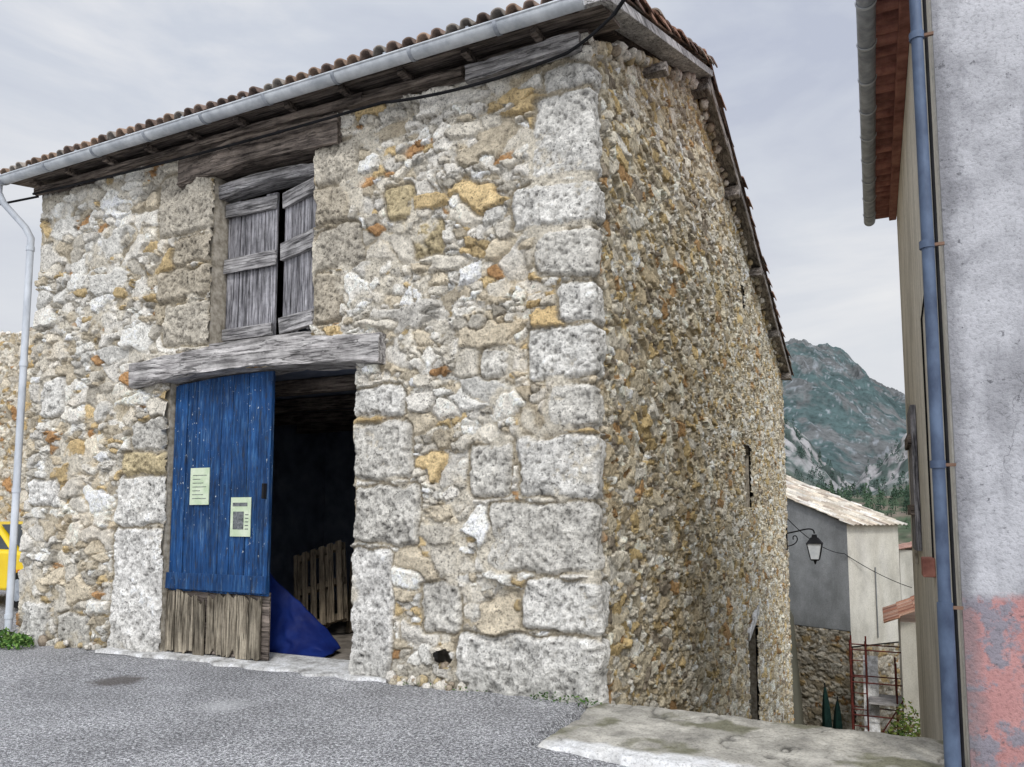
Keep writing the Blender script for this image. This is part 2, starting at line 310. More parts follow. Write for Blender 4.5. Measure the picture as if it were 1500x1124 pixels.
def field(U,Z,kind,seed=0):
    nf=fbm(U*11,Z*11,31,4);nc=fbm(U*45,Z*45,41,3);nl=fbm(U*1.3,Z*1.3,51,4);nb=fbm(U*5,Z*5,61,4)
    def layer(cw,ch,sd,P,mlev,hh,mcol,wr,two=None,hard=.17,tilt=.4,gap=.7):
        e,I,J,DU,DZ=rubble(U,Z,cw,ch,sd,wr)
        if two:
            e2,I2,J2,DU2,DZ2=rubble(U,Z,cw*two,ch*two,sd+200,wr)
            sm=hsh(I,J,sd+60)<.45
            e=np.where(sm,np.minimum(e2,e*1.6),e);I=np.where(sm,I2+5000,I);J=np.where(sm,J2,J);DU=np.where(sm,DU2,DU);DZ=np.where(sm,DZ2,DZ)
        r1=hsh(I,J,sd+21);r2=hsh(I,J,sd+22);r3=hsh(I,J,sd+23);r4=hsh(I,J,sd+24);r5=hsh(I,J,sd+25)
        e=e+.05*nc
        pr=ss(.02,hard,e)**.8
        hs=pr*(hh[0]+hh[1]*r1)+pr*((r4-.5)*tilt*DU+(r5-.5)*tilt*DZ)+(.024*nf+.010*nc)*pr
        hm=mlev+.016*nb+.012*nc
        mk=ss(-.004,.006,hs-hm)
        c=pal(r2,P)*(.76+.44*r3)[...,None]
        c=c*(1+.55*nf+.45*nc)[...,None]
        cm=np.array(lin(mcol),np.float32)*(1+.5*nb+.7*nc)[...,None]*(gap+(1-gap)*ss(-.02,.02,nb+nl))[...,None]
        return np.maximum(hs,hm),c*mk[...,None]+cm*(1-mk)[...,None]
    if kind=='barn':
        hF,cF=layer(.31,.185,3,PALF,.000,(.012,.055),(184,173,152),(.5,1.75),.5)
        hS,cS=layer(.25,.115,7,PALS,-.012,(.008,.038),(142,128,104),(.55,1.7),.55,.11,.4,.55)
        s=(U+.15*nl+.1*nb)>.22
        h=np.where(s,hS,hF);c=np.where(s[...,None],cS,cF)
        t=ss(.05,.25,nl)*(U<.2);c=c*(1+t[...,None]*np.array([.04,.0,-.06],np.float32))
        for k,(a,b,z0,z1,tn) in enumerate(RECTS):
            m=(U>a-.08)&(U<b+.08)&(Z>z0-.08)&(Z<z1+.08)
            if not m.any():continue
            u=U[m];z=Z[m];rc=.05+.06*((k*13)%5)/5
            wx=.14*fbm(u*4,z*4,100+k,4);wz=.12*fbm(u*4+7,z*4,130+k,4)
            qx=np.abs(u+wx-(a+b)/2)-(b-a)/2+rc;qz=np.abs(z+wz-(z0+z1)/2)-(z1-z0)/2+rc
            d=-(np.hypot(np.maximum(qx,0),np.maximum(qz,0))+np.minimum(np.maximum(qx,qz),0)-rc)+.04*nb[m]+.02*nc[m]
            pit=np.clip(fbm(u*26,z*26,77,3)+.02,-.5,.0)
            hr=ss(0,.045,d)*(.034+.026*((k*37)%7)/7)+.04*nf[m]+.06*nb[m]+.07*pit+.05*fbm(u*2.5,z*2.5,150+k,3)
            base=np.array(lin(TON[tn]),np.float32)*(.88+.17*((k*29)%7)/7)
            cc=base*(1+.45*nf[m]+.5*nc[m]+1.8*pit+.5*nb[m])[...,None]
            ins=ss(-.002,.012,d);jn=ss(-.03,-.012,d)*(1-ins)
            hh=h[m];c0=c[m]
            hh=hh*(1-ins-jn)+hr*ins+(-.006+.014*nc[m])*jn
            c0=c0*(1-ins-jn)[...,None]+cc*ins[...,None]+(np.array(lin((160,150,131)),np.float32)*(1+.6*nc[m])[...,None])*jn[...,None]
            h[m]=hh;c[m]=c0
        sm=ss(.07,.17,fbm(U*2.2,Z*2.2,91,4))*(U<.1);hm=.030+.035*nb+.016*nc
        k=sm*ss(-.008,.008,hm-h);h=h*(1-k)+hm*k;c=c*(1-k)[...,None]+(np.array(lin((206,198,182)),np.float32)*(1+.6*nc+.4*nb)[...,None])*k[...,None]
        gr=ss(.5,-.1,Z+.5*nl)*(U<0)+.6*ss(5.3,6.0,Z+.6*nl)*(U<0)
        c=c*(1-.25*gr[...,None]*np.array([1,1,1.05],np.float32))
    else:
        h,c=layer(.28,.17,13+seed,PALF,.0,(.010,.05),(170,158,138),(.5,1.6),.6)
        c=c*np.array([.88,.84,.77],np.float32)
    return h,np.clip(c,.01,.9)
def corner_pos(U,Z,H):
    r=.05;t=np.clip((U+r)/(2*r),0,1)
    px=np.where(U<=-r,U,np.where(U>=r,0,-r*(1-t)**2));py=np.where(U<=-r,0,np.where(U>=r,U,r*t**2))
    nx=t;ny=-(1-t);l=np.hypot(nx,ny)
    return np.stack([px+nx/l*H,py+ny/l*H,Z],-1)
barn=empty('stone_barn')
RY,RZ=4.6,8.05
BY,BZ=16.1,5.45
def rooflineZ(y):return np.where(y<RY,5.98+(RZ-5.98)*y/RY,RZ+(BZ-RZ)*(y-RY)/(BY-RY))
DZ_=.013
zs_all=np.arange(-4.45,8.15,DZ_)
us=np.concatenate([np.arange(-7.98,-.95,.012),np.array([-.95])]);zs=zs_all[(zs_all>-.25)&(zs_all<6.06)]
U,Z=np.meshgrid(us,zs);h,c=field(U,Z,'barn')
Uc=(U[:-1,:-1]+U[1:,1:])/2;Zc=(Z[:-1,:-1]+Z[1:,1:])/2
wj=.03*fbm(Zc*6,Zc*0+2,5,3)
hole=((Uc>-5.36+wj)&(Uc<-2.60+wj)&(Zc<3.25))|((Uc>-4.74+wj)&(Uc<-3.2+wj)&(Zc>3.5)&(Zc<5.72))|((((Uc+1.52)/.11)**2+((Zc-.26)/.13)**2+2.5*fbm(Uc*9,Zc*9,66,3))<1)
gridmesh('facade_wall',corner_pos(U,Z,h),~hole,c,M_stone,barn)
ys=[.35];st=.0135
while ys[-1]<16.05:
    ys.append(ys[-1]+st);st=min(.036,st*1.0032)
us=np.concatenate([np.arange(-.95,.349,.0115),np.array(ys)])
U,Z=np.meshgrid(us,zs_all);h,c=field(U,Z,'barn')
Uc=(U[:-1,:-1]+U[1:,1:])/2;Zc=(Z[:-1,:-1]+Z[1:,1:])/2
keep=((Uc<0)&(Zc<6.06))|((Uc>=0)&(Zc<rooflineZ(Uc)+.05))
keep&=~((Uc<-.0)&(Zc<-.4))
keep&=~((Uc>8.65)&(Uc<9.4)&(Zc>1.75)&(Zc<2.97))
keep&=~((Uc>8.8)&(Uc<9.2)&(Zc>5.7)&(Zc<6.15))
keep&=~((Uc>8.45)&(Uc<9.65)&(Zc<-.45-.25*(9.65-Uc)))
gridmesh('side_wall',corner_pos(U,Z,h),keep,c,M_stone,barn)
box('side_wall_core',-.76,-.32,.05,16.0,-4.5,5.4,M_dark,barn)
prism('gable_core',[(.3,5.4),(15.9,5.4),(RY,RZ-.1),(.3,5.95)],0,-.71,-.32,M_dark,barn)
box('left_wall',-7.97,-7.55,.02,16.0,-4.5,5.45,M_mort,barn)
prism('left_gable',[(.1,5.45),(15.9,5.4),(RY,RZ-.1),(.1,5.95)],0,-7.97,-7.6,M_mort,barn)
box('rear_wall',-7.9,-.1,15.7,16.08,-4.5,5.4,M_mort,barn)
box('ground_floor',-7.5,-.5,.0,15.6,-.35,-.03,M_floor,barn)
box('upper_floor',-7.54,-.52,.02,15.6,3.30,3.5,M_dark,barn)
box('partition_wall',-7.5,-.55,5.5,5.7,-.03,3.3,M_dark,barn)
box('lining_left',-7.54,-7.5,.1,5.5,-.03,3.3,M_dark,barn)
for k in range(4):beam('ceiling_joist_%d'%k,(-7.4,1.0+k*1.2,3.2),(-.8,1.0+k*1.2,3.2),.14,.18,M_woodD,barn,.01,0,20,k+60)
box('door_jamb_right',-2.59,-2.1,.02,.55,-.05,3.3,M_mort,barn)
box('door_jamb_left',-5.9,-5.37,.02,.55,-.05,3.3,M_mort,barn)
box('window_jamb_left',-5.3,-4.76,.02,.55,3.5,5.75,M_mort,barn)
box('window_jamb_right',-3.18,-2.8,.02,.55,3.5,5.75,M_mort,barn)
box('window_sill',-4.76,-3.18,.0,.55,3.5,3.60,M_wood,barn)
box('window_back',-4.9,-3.0,1.6,1.7,3.5,5.9,M_dark,barn)
box('vent_back',-1.8,-1.2,.35,.4,-.1,.6,M_mort,barn)
for nm,a,b,z0,z1 in (('side_window_recess',8.6,9.45,1.7,3.0),('attic_window_recess',8.75,9.25,5.65,6.2),('side_door_recess',8.4,9.7,-4.4,-.3)):
    pymesh(nm,[(-.02,a,z0),(-.3,a,z0),(-.3,b,z0),(-.02,b,z0),(-.02,a,z1),(-.3,a,z1),(-.3,b,z1),(-.02,b,z1)],[(1,2,6,5),(0,1,5,4),(2,3,7,6),(4,5,6,7),(0,3,2,1)],M_mort,barn)
box('side_door_leaf',-.22,-.17,8.5,9.6,-4.3,-.6,M_woodD,barn)
box('side_window_shutter',-.22,-.18,8.66,9.4,1.78,2.95,M_woodD,barn)
prism('side_door_lintel',[(8.35,-.72),(9.75,-.36),(9.75,-.2),(8.35,-.56)],0,-.1,.07,M_chalk,barn,bevel=.01)
def bl(name,x0,x1,zb,zt,y0,y1,arch,mat,seed,amp=.012,taper=0.0):
    return beam(name,(x0,(y0+y1)/2,(zb+zt)/2),(x1,(y0+y1)/2,(zb+zt)/2),y1-y0,zt-zb,mat,barn,amp,arch,60,seed,taper)
bl('door_lintel',-5.93,-2.24,3.15,3.44,-.14,.35,.09,M_wood,3,.028)
bl('window_lintel',-5.28,-2.86,5.60,5.94,-.09,.3,.07,M_woodD,9,.028)
bl('window_head_beam',-4.95,-3.15,5.38,5.53,.08,.3,.07,M_woodVX,12,.014)
sh=[-4.73,-4.53,-4.36,-4.14,-3.95]
for i in range(4):
    box('left_shutter_plank_%d'%(i+1),sh[i]+.006,sh[i+1]-.006,.22+random.uniform(-.006,.006),.25,3.63+random.uniform(0,.04),5.38+random.uniform(-.04,.02),M_woodV,barn,.004,.005)
box('left_shutter_rail_low',-4.73,-3.96,.175,.215,3.66,3.82,M_woodVX,barn,.006,.014)
box('left_shutter_rail_mid',-4.73,-3.93,.17,.215,4.50,4.68,M_woodVX,barn,.006,.014)
box('left_shutter_rail_top',-4.73,-3.95,.175,.215,5.18,5.34,M_woodVX,barn,.006,.014)
rs=empty('right_shutter');rs.parent=barn;rs.location=(-3.22,.07,0);rs.rotation_euler=(0,0,math.radians(-16))
for i in range(4):
    w=.165;box('right_shutter_plank_%d'%(i+1),-.02-w*(i+1)+.006,-.02-w*i-.006,0,.03,3.66+.03*(i%2),5.38+random.uniform(-.03,.02),M_woodV,rs,.004,.005)
box('right_shutter_rail_mid',-.69,-.02,-.045,-.003,4.55,4.76,M_woodVX,rs,.006,.01)
box('right_shutter_rail_low',-.69,-.02,-.045,-.003,3.68,3.86,M_woodVX,rs,.006,.01)
box('right_shutter_rail_top',-.69,-.02,-.045,-.003,5.18,5.36,M_woodVX,rs,.006,.01)
xs=np.linspace(-5.34,-3.80,9)+np.array([0,.02,-.02,.03,.0,-.02,.02,-.01,0])
def dtop(x):
    t=(x+4.1)/3.6;return 3.22-.9*t*t*.6
for i in range(8):
    x0,x1=xs[i]+.004,xs[i+1]-.004;y0=.07+random.uniform(-.005,.005)
    prism('blue_plank_%d'%(i+1),[(x0,.72+random.uniform(-.01,.01)),(x1,.72+random.uniform(-.01,.01)),(x1,dtop(x1)),(x0,dtop(x0))],1,y0,y0+.035,M_blue,barn,.005)
box('blue_door_rail',-5.34,-3.80,.03,.066,.74,.93,M_blue,barn,.006,.006)
box('blue_door_edge_board',-3.86,-3.80,.045,.066,.93,3.1,M_blue,barn,.004)
bx=-5.34
for i in range(9):
    wd=random.uniform(.14,.20);x1=min(bx+wd,-3.80);lo=random.uniform(.0,.05)
    v=[(bx+.005,random.uniform(-.02,.04)),(bx+wd*.4,lo),(bx+wd*.7,random.uniform(0,.14)),(x1-.005,lo),(x1-.006+random.uniform(-.015,.005),.72+random.uniform(-.09,.02)),(bx+wd*.6,.71+random.uniform(-.14,.02)),(bx+.005,.72+random.uniform(-.05,.02))]
    y0=.055+random.uniform(-.02,.02);prism('rotten_board_%d'%(i+1),v,1,y0,y0+.022,M_woodB,barn,.003)
    bx=x1
    if bx>-3.86:break
box('rotten_board_backing',-5.34,-3.80,.10,.12,.02,.75,M_woodD,barn)
box('door_handle',-3.86,-3.83,-.01,.045,1.78,1.95,M_black,barn,.006)
nt1=empty('paper_notice');box('sheet',-5.02,-4.72,.050,.0605,1.72,2.15,M_paper,nt1)
for k in range(7):box('line_%d'%k,-4.98,-4.76-.05*(k%3),.0475,.0495,1.79+.045*k,1.797+.045*k,M_ink,nt1)
nt2=empty('paper_notice.001');box('sheet',-4.37,-4.07,.036,.044,1.36,1.80,M_paper,nt2)
box('picture',-4.33,-4.17,.0335,.0355,1.44,1.64,M_ink,nt2);box('headline',-4.34,-4.12,.0335,.0355,1.70,1.74,M_ink,nt2)
for k in range(5):box('line_%d'%k,-4.15,-4.10,.0335,.0355,1.44+.04*k,1.45+.04*k,M_ink,nt2)
nt2.location.y=.018
v=[];f=[];n=60
for i in range(n+1):
    x=-6.2+i*(4.1)/n;w=.08+.14*float(vn(np.array(x*4.),np.array(1.),3))
    v+=[(x,-w,-.03),(x,-w+.01,.004),(x,.5,.02)]
for i in range(n):
    a=i*3;f+=[(a,a+3,a+4,a+1),(a+1,a+4,a+5,a+2)]
pymesh('door_threshold',v,f,M_chalk,barn)
prism('eave_boarding',[(-.34,6.10),(.25,6.22),(.25,6.26),(-.34,6.14)],0,-8.25,.22,M_woodD,barn)
beam('wall_plate',(-7.95,.05,6.04),(.0,.05,6.04),.2,.14,M_woodD,barn,.02,0,80,4)
beam('eave_beam',(-1.25,-.09,5.93),(-.06,-.09,5.97),.10,.15,M_woodVX,barn,.02,0,40,6)
beam('eave_beam_mid',(-2.7,-.09,5.99),(-1.3,-.09,5.98),.09,.09,M_woodD,barn,.016,0,40,16)
beam('eave_beam_low',(-8.0,-.10,6.02),(-2.5,-.10,6.02),.08,.08,M_woodD,barn,.012,0,60,8)
for i in range(11):
    x=-.45-i*.74;box('rafter_tail_%d'%i,x-.035,x+.035,-.28,.05,6.05,6.115,M_woodD,barn,.006,.008)
def halfpipe(name,x0,x1,yc,zc,r,mat,parent,axis=0,th=.006,n=16,cap=True):
    v=[];f=[]
    for a0 in (x0,x1):
        for rr in (r,r-th):
            for k in range(n+1):
                t=math.pi+math.pi*k/n;p=[yc+rr*math.cos(t),zc+rr*math.sin(t)]
                v.append((a0,p[0],p[1]) if axis==0 else (p[0],a0,p[1]))
    m=n+1
    for k in range(n):
        f.append((k,k+1,2*m+k+1,2*m+k));f.append((m+k,3*m+k,3*m+k+1,m+k+1))
        f.append((k,m+k,m+k+1,k+1));f.append((2*m+k,2*m+k+1,3*m+k+1,3*m+k))
    f.append((0,2*m,3*m,m));f.append((n,m+n,3*m+n,2*m+n))
    if cap:
        f.append(tuple(range(m)));f.append(tuple(range(2*m,3*m)))
    return pymesh(name,v,f,mat,parent)
halfpipe('gutter',-8.40,.10,-.42,6.12,.078,M_zinc,barn)
tube('gutter_bead',[(-8.4,-.498,6.12),(.1,-.498,6.12)],.011,M_zinc,barn)
for i in range(9):
    x=-.75-i*.93;halfpipe('gutter_joint_%d'%i,x-.02,x+.02,-.42,6.12,.086,M_zincD,barn,cap=False)
    box('gutter_bracket_%d'%i,x-.30,x-.27,-.50,-.33,6.13,6.15,M_zincD,barn)
tube('downpipe',[(-8.30,-.42,6.06),(-8.30,-.42,5.95),(-8.28,-.36,5.82),(-8.10,-.16,5.52),(-8.06,-.10,5.38),(-8.06,-.10,.1)],.045,M_white,barn)
for z in (.25,1.9,3.6,5.2):tube('downpipe_collar_%d'%int(z*10),[(-8.06,-.10,z),(-8.06,-.10,z+.06)],.053,M_white,barn)
TBASE=((132,114,104),(150,128,112),(118,102,94),(146,138,130),(160,136,118))
def tilecol(r,base=TBASE):
    out=np.zeros(r.shape+(3,),np.float32);n=len(base)
    for i,b in enumerate(base):
        m=(r>=i/n)&(r<=(i+1)/n);out[m]=lin(b)
    return out
def roofsheet(name,x0,x1,pA,pB,parent,per=.165,row=.34,seed=1,amp=.03):
    Ls=math.hypot(pB[0]-pA[0],pB[1]-pA[1]);xs=np.arange(x0,x1+.001,per/10);s=[]
    k=0
    while k*row<Ls:
        s+= [k*row+.001,min(Ls,(k+1)*row-.001)];k+=1
    s=np.array(s);X,S=np.meshgrid(xs,s)
    X2=X+.04*fbm(X*1.5,S*0,seed+9,2)
    w=np.abs(np.sin(math.pi*X2/per));fr=(S%row)/row
    rowi=np.floor(S/row);ti=np.floor(X2/per+.0)
    hgt=amp*(w**.7*2-1)+.03*(1-fr)*(w>.5)+.022*(hsh(ti,rowi,seed)-.5)+.05*fbm(X*.7,S*.7,seed+4,2)
    S2=np.where(S<.01,S-.05*hsh(ti,rowi,seed+7),S)
    dy=(pB[0]-pA[0])/Ls;dz=(pB[1]-pA[1])/Ls;nl=(-dz,dy) if dy>0 else (dz,-dy)
    Y=pA[0]+dy*S2+nl[0]*hgt;Zz=pA[1]+dz*S2+abs(dy)*hgt
    c=tilecol(hsh(ti,rowi,seed+1))*(.65+.5*hsh(ti,rowi,seed+2))[...,None]
    o=gridmesh(name,np.stack([X,Y,Zz],-1),None,c,M_tile,parent,True)
    m=o.modifiers.new('s','SOLIDIFY');m.thickness=.018;m.offset=0;return o
roofsheet('roof_tiles_front',-8.35,.30,(-.42,6.205),(RY,RZ+.22),barn,seed=3,amp=.026)
roofsheet('roof_tiles_rear',-8.35,.30,(BY+.3,BZ+.12),(RY,RZ+.22),barn,seed=5)
prism('roof_deck',[(-.3,6.14),(RY,RZ+.10),(BY+.25,BZ+.04),(BY+.25,BZ+.0),(RY,RZ+.06),(-.3,6.10)],0,-8.2,.0,M_woodD,barn)
prism('verge_board_front',[(-.42,6.06),(RY+.02,RZ+.05),(RY+.02,RZ+.15),(-.42,6.16)],0,.04,.31,M_lead,barn,.006)
prism('verge_board_rear',[(RY+.04,RZ+.03),(BY+.2,BZ-.02),(BY+.2,BZ+.07),(RY+.04,RZ+.12)],0,.03,.22,M_woodY,barn,.006)
for k in range(8):
    a=RY+.04+(BY+.16-RY)*k/8;b=RY+.04+(BY+.16-RY)*(k+1)/8-.02;za=RZ+(BZ-RZ)*(a-RY)/(BY-RY);zb=RZ+(BZ-RZ)*(b-RY)/(BY-RY);jz=random.uniform(-.02,.02)
    prism('verge_rail_rear_%d'%k,[(a,za+jz),(b,zb-.01),(b,zb+.14),(a,za+.15+jz)],0,.225,.26+random.uniform(-.01,.01),M_woodY,barn,.006)
for k,(y,s) in enumerate(((1.9,.12),(4.55,.2),(7.2,.17),(10.0,.17),(13.0,.17),(15.7,.16))):
    z=float(rooflineZ(np.array(y)))-.08
    beam('purlin_end_%d'%k,(-.1,y,z-.02),(.27,y,z-.02),s,s,M_woodY,barn,.02,0,8,k+20)
def barrels(name,pts,mat,parent,x=.27,r=.085,L=.40,step=.31,seed=2,jx=.03):
    rr=random.Random(seed);V=[];Fc=[];C=[]
    for (a,b) in pts:
        a=np.array(a,float);b=np.array(b,float);T=np.linalg.norm(b-a);d=(b-a)/T;nn=np.array([-d[1],d[0]]);nn=nn if nn[1]>0 else -nn
        s=0
        while s<T:
            col=np.array(lin(rr.choice([(142,112,100),(160,128,112),(120,100,92),(158,148,138),(172,136,116),(108,90,84)])))*rr.uniform(.8,1.15)
            ox=x+rr.uniform(-jx,jx);ro=rr.uniform(-.25,.25);n=10;b0=len(V);lj=rr.uniform(-.012,.02)
            for e,(t,rad,lift) in enumerate(((s,r*1.1,.03+lj),(s+L,r*.9,lj))):
                for R_ in (rad,rad-.016):
                    for k in range(n+1):
                        an=math.pi*k/n+ro;px=ox+R_*math.cos(an);hh=R_*math.sin(an)+lift
                        q=a+d*t+nn*hh;V.append((px,q[0],q[1]));C.append(col)
            m=n+1
            for k in range(n):
                Fc+=[(b0+k,b0+k+1,b0+2*m+k+1,b0+2*m+k),(b0+m+k,b0+3*m+k,b0+3*m+k+1,b0+m+k+1),(b0+k,b0+m+k,b0+m+k+1,b0+k+1),(b0+2*m+k,b0+2*m+k+1,b0+3*m+k+1,b0+3*m+k)]
            Fc+=[(b0,b0+2*m,b0+3*m,b0+m),(b0+n,b0+m+n,b0+3*m+n,b0+2*m+n)]
            s+=step
    return pymesh(name,V,Fc,mat,parent,cols=C)
barrels('verge_tiles_front',[((-.45,6.20),(RY,RZ+.20))],M_tile,barn,x=.25)
barrels('verge_tiles_front_upper',[((.5,6.72),(RY,RZ+.29))],M_tile,barn,x=.17,seed=8)
barrels('verge_tiles_rear',[((BY+.35,BZ+.10),(RY,RZ+.18))],M_tile,barn,x=.22,seed=5,jx=.05)
def lumps(name,n,fn,mat,parent,seed=3):
    r=random.Random(seed);V=[];Fc=[];C=[]
    for i in range(n):
        c0,s=fn(r);col=np.array(lin(r.choice([(216,210,198),(190,180,160),(194,176,140),(228,222,212),(170,156,138)])))
        b=len(V);sx,sy,sz=[s*r.uniform(.6,1.2) for _ in range(3)]
        for k in range(5):
            ph=math.pi*k/4
            for j in range(7):
                th=2*math.pi*j/7;q=r.uniform(.8,1.15)
                V.append((c0[0]+sx*math.sin(ph)*math.cos(th)*q,c0[1]+sy*math.sin(ph)*math.sin(th)*q,c0[2]+sz*math.cos(ph)*q));C.append(col)
        for k in range(4):
            for j in range(7):Fc.append((b+k*7+j,b+k*7+(j+1)%7,b+(k+1)*7+(j+1)%7,b+(k+1)*7+j))
    return pymesh(name,V,Fc,mat,parent,True,C)
lumps('verge_packing',150,lambda r:((lambda y:((r.uniform(.02,.10),y,float(rooflineZ(np.array(y)))+r.uniform(-.05,.03)),r.uniform(.05,.09)))(r.uniform(.3,16))),M_stone,barn)
lumps('base_rubble',40,lambda r:((r.uniform(-2.1,-1.3) if r.random()<.6 else r.uniform(-7.8,-6.2),r.uniform(-.10,-.0),r.uniform(-.03,.03)),r.uniform(.03,.08)),M_stone,barn,9)
lumps('vent_stones',5,lambda r:((r.uniform(-1.68,-1.38),r.uniform(-.02,.06),r.uniform(.08,.16)),r.uniform(.05,.08)),M_stone,barn,19)
# ---------------- interior things ----------------
def pallet(name,loc,rot):
    e=empty(name);e.location=loc;e.rotation_euler=rot
    for i in range(6):box('slat_%d'%i,-.4+i*.145,-.4+i*.145+.09,0,.02,0,1.15,M_pal,e,.003)
    for z in (.02,.53,1.04):box('bearer_%d'%int(z*100),-.4,.415,.02,.10,z,z+.09,M_pal,e,.003)
    for i in (0,3,5):box('back_slat_%d'%i,-.4+i*.145,-.4+i*.145+.09,.10,.12,0,1.15,M_pal,e,.003)
pallet('wooden_pallet',(-4.62,1.9,.10),(math.radians(-20),math.radians(-17),.1))
pallet('wooden_pallet.001',(-4.05,2.25,.05),(math.radians(-18),math.radians(-12),-.05))
T_,S_=np.meshgrid(np.linspace(0,1,50),np.linspace(0,1,40))
TX=-4.75+T_*(1.35-.12*S_);zt=.98-.92*T_**1.15+.05*fbm(T_*3,T_*0,5,3)
TZ=-.01+(zt)*(S_)+.0;TY=.52+.42*S_**1.3+.16*fbm(T_*3.5,S_*2,8,3)+.05*fbm(T_*10,S_*6,9,2)+.05*T_
TZ=np.maximum(TZ,-.015+.03*(S_>.05))
o=gridmesh('blue_tarp',np.stack([TX,TY,TZ],-1),None,None,M_tarp);m_=o.modifiers.new('s','SOLIDIFY');m_.thickness=.006
# ---------------- ground ----------------
def axisv(parts):
    o=[]
    for a,b,n in parts:o+=list(np.linspace(a,b,n,endpoint=False))
    o.append(parts[-1][1]);return np.array(o)
def terr(X,Y):
    t=np.clip(Y,0,None)
    al=-.27*np.clip(t,0,22)-.05*np.clip(t-22,0,60)-.25*np.clip(t-40,0,110)
    al=al-.55*ss(-.25,.25,Y)-.2
    pl=-.25-.3*np.clip(Y-18,0,120)
    w=ss(-.6,-.15,X)*ss(-.3,.2,Y)
    w=np.maximum(w,ss(60,110,Y)+0*X)
    z=pl*(1-w)+al*w
    far=ss(110,320,Y);z=z*(1-far)+far*(4+18*ss(10,-90,X)+10*ss(10,90,X)+12*fbm(X/40,Y/40,3,4))
    mid=np.exp(-((Y-620)/150)**2)*(12+np.clip(np.abs(X+12)*.95,0,130))*(1+.6*fbm(X/25,Y/25,8,5))
    mid=mid+np.exp(-((Y-620)/150)**2)*22*fbm(X/12,Y/14,18,4)
    crest=312-.25*np.clip(X+110,0,70)-.95*np.clip(X+40,0,130)+.5*np.clip(X-120,0,400)+30*fbm(X/120,Y/400,5,3)+14*fbm(X/25,Y/60,15,4)
    rg=1-np.abs(fbm(X/90+.002*Y,Y/220,25,6))*3.6
    back=ss(650,1500,Y)**1.05*crest*(.84+.16*rg)-ss(1500,2600,Y)*crest*.7+ss(700,1000,Y)*14*fbm(X/30,Y/40,45,5)
    return z+np.where(Y>200,mid,0)+np.where(Y>600,back,0)
def terrcol(X,Y,Zt):
    n=fbm(X/9,Y/9,71,5);n2=fbm(X/45,Y/60,72,4);n3=fbm(X/5,Y/5,73,3)
    near=np.array(lin((112,110,96)),np.float32);c=np.zeros(X.shape+(3,),np.float32)+near
    A=np.array(lin((74,84,66)),np.float32);B=np.array(lin((120,110,98)),np.float32)
    k=ss(-.08,.08,n+n2*.6)[...,None];hill=A*k+B*(1-k)
    w=ss(60,150,Y)[...,None];c=c*(1-w)+hill*w
    R=np.array(lin((152,150,150)),np.float32)
    rk=(ss(.0,.10,n*.8+n3*.5+.35*fbm(X/8,Zt/25,75,3)+.03)*ss(430,520,Y)*(1-ss(780,860,Y)))[...,None]
    midc=np.array(lin((80,92,88)),np.float32)*(1+n)[...,None];w=ss(400,480,Y)[...,None];c=c*(1-w)+midc*w;c=c*(1-rk)+R*rk
    fa=np.array(lin((70,86,86)),np.float32);fb=np.array(lin((96,98,98)),np.float32);fc=np.array(lin((134,138,142)),np.float32)  # aerial haze painted into the far mountain tones: greyed, slightly bluish
    k=ss(-.08,.10,n2+n*.5+.04)[...,None];far=fa*k+fb*(1-k);k2=(ss(.12,.19,n3*.5+n*.6-.2*n2)*.7)[...,None];far=far*(1-k2)+fc*k2
    far=far*(1+.7*fbm(X/30,Y/18,79,4))[...,None]
    w=ss(760,900,Y)[...,None];c=c*(1-w)+far*w
    return np.clip(c,.01,.8)
gx=axisv([(-900,-160,100),(-160,-30,110),(-30,-6,40),(-6,6,90),(6,30,40),(30,120,90),(120,800,90)])
gy=axisv([(-60,-4,20),(-4,2,50),(2,40,60),(40,420,110),(420,900,190),(900,2700,360)])
X,Y=np.meshgrid(gx,gy);Zt=terr(X,Y)
gridmesh('ground',np.stack([X,Y,Zt],-1),None,terrcol(X,Y,Zt),M_land,None)
ax=axisv([(-60,-9,30),(-9,4,120),(4,30,20)]);ay=axisv([(-40,-6,20),(-6,-.02,60)])
X,Y=np.meshgrid(ax,ay)
Za=.008*fbm(X*1.5,Y*1.5,2,3)-.02-.16*ss(0,2.2,X)*ss(-4,-1,Y)-.03*ss(-3,-8,X)
Za=np.where((X>-.05)&(Y>-1.3),Za-.12,Za)
gridmesh('asphalt_road',np.stack([X,Y,Za],-1),None,None,M_asph)
ax=axisv([(-60,-7.9,60)]);ay=axisv([(-.02,5.99,30)]);X,Y=np.meshgrid(ax,ay);Za=.008*fbm(X*1.5,Y*1.5,2,3)-.02-.03*ss(-3,-8,X)
gridmesh('parking_asphalt',np.stack([X,Y,Za],-1),None,None,M_asph)
xs=np.linspace(-.06,2.66,220);ys=np.linspace(-1.47,.06,130);X,Y=np.meshgrid(xs,ys)
edge=np.minimum(np.minimum(Y+1.47-.07+.12*fbm(X*3,Y*0,3,4),X+.06-.03+.10*fbm(Y*4,Y*0+2,9,3)),.06-Y+.05*fbm(X*5,Y*0,33,3))
crk=np.abs(fbm(X*1.4,Y*1.4,44,4))
Zs=.0+.03*fbm(X*2,Y*2,4,4)+.016*fbm(X*14,Y*14,6,3)-.22*(1-ss(-.02,.07,edge))-.015*ss(.012,.0,crk)
w=(ss(.30,.20,Y+1.47+.20*fbm(X*5,Y*5,13,4)-.05)*ss(-.1,.2,X)*(.75+.5*fbm(X*12,Y*12,19,3))) [...,None]
base=np.array(lin((172,168,158)),np.float32)*(1+1.1*fbm(X*6,Y*6,14,4)-.5*ss(.014,.0,crk))[...,None];moss=ss(.03,.18,fbm(X*3,Y*3,17,4))[...,None]
base=base*(1-moss)+np.array(lin((122,120,102)),np.float32)*moss
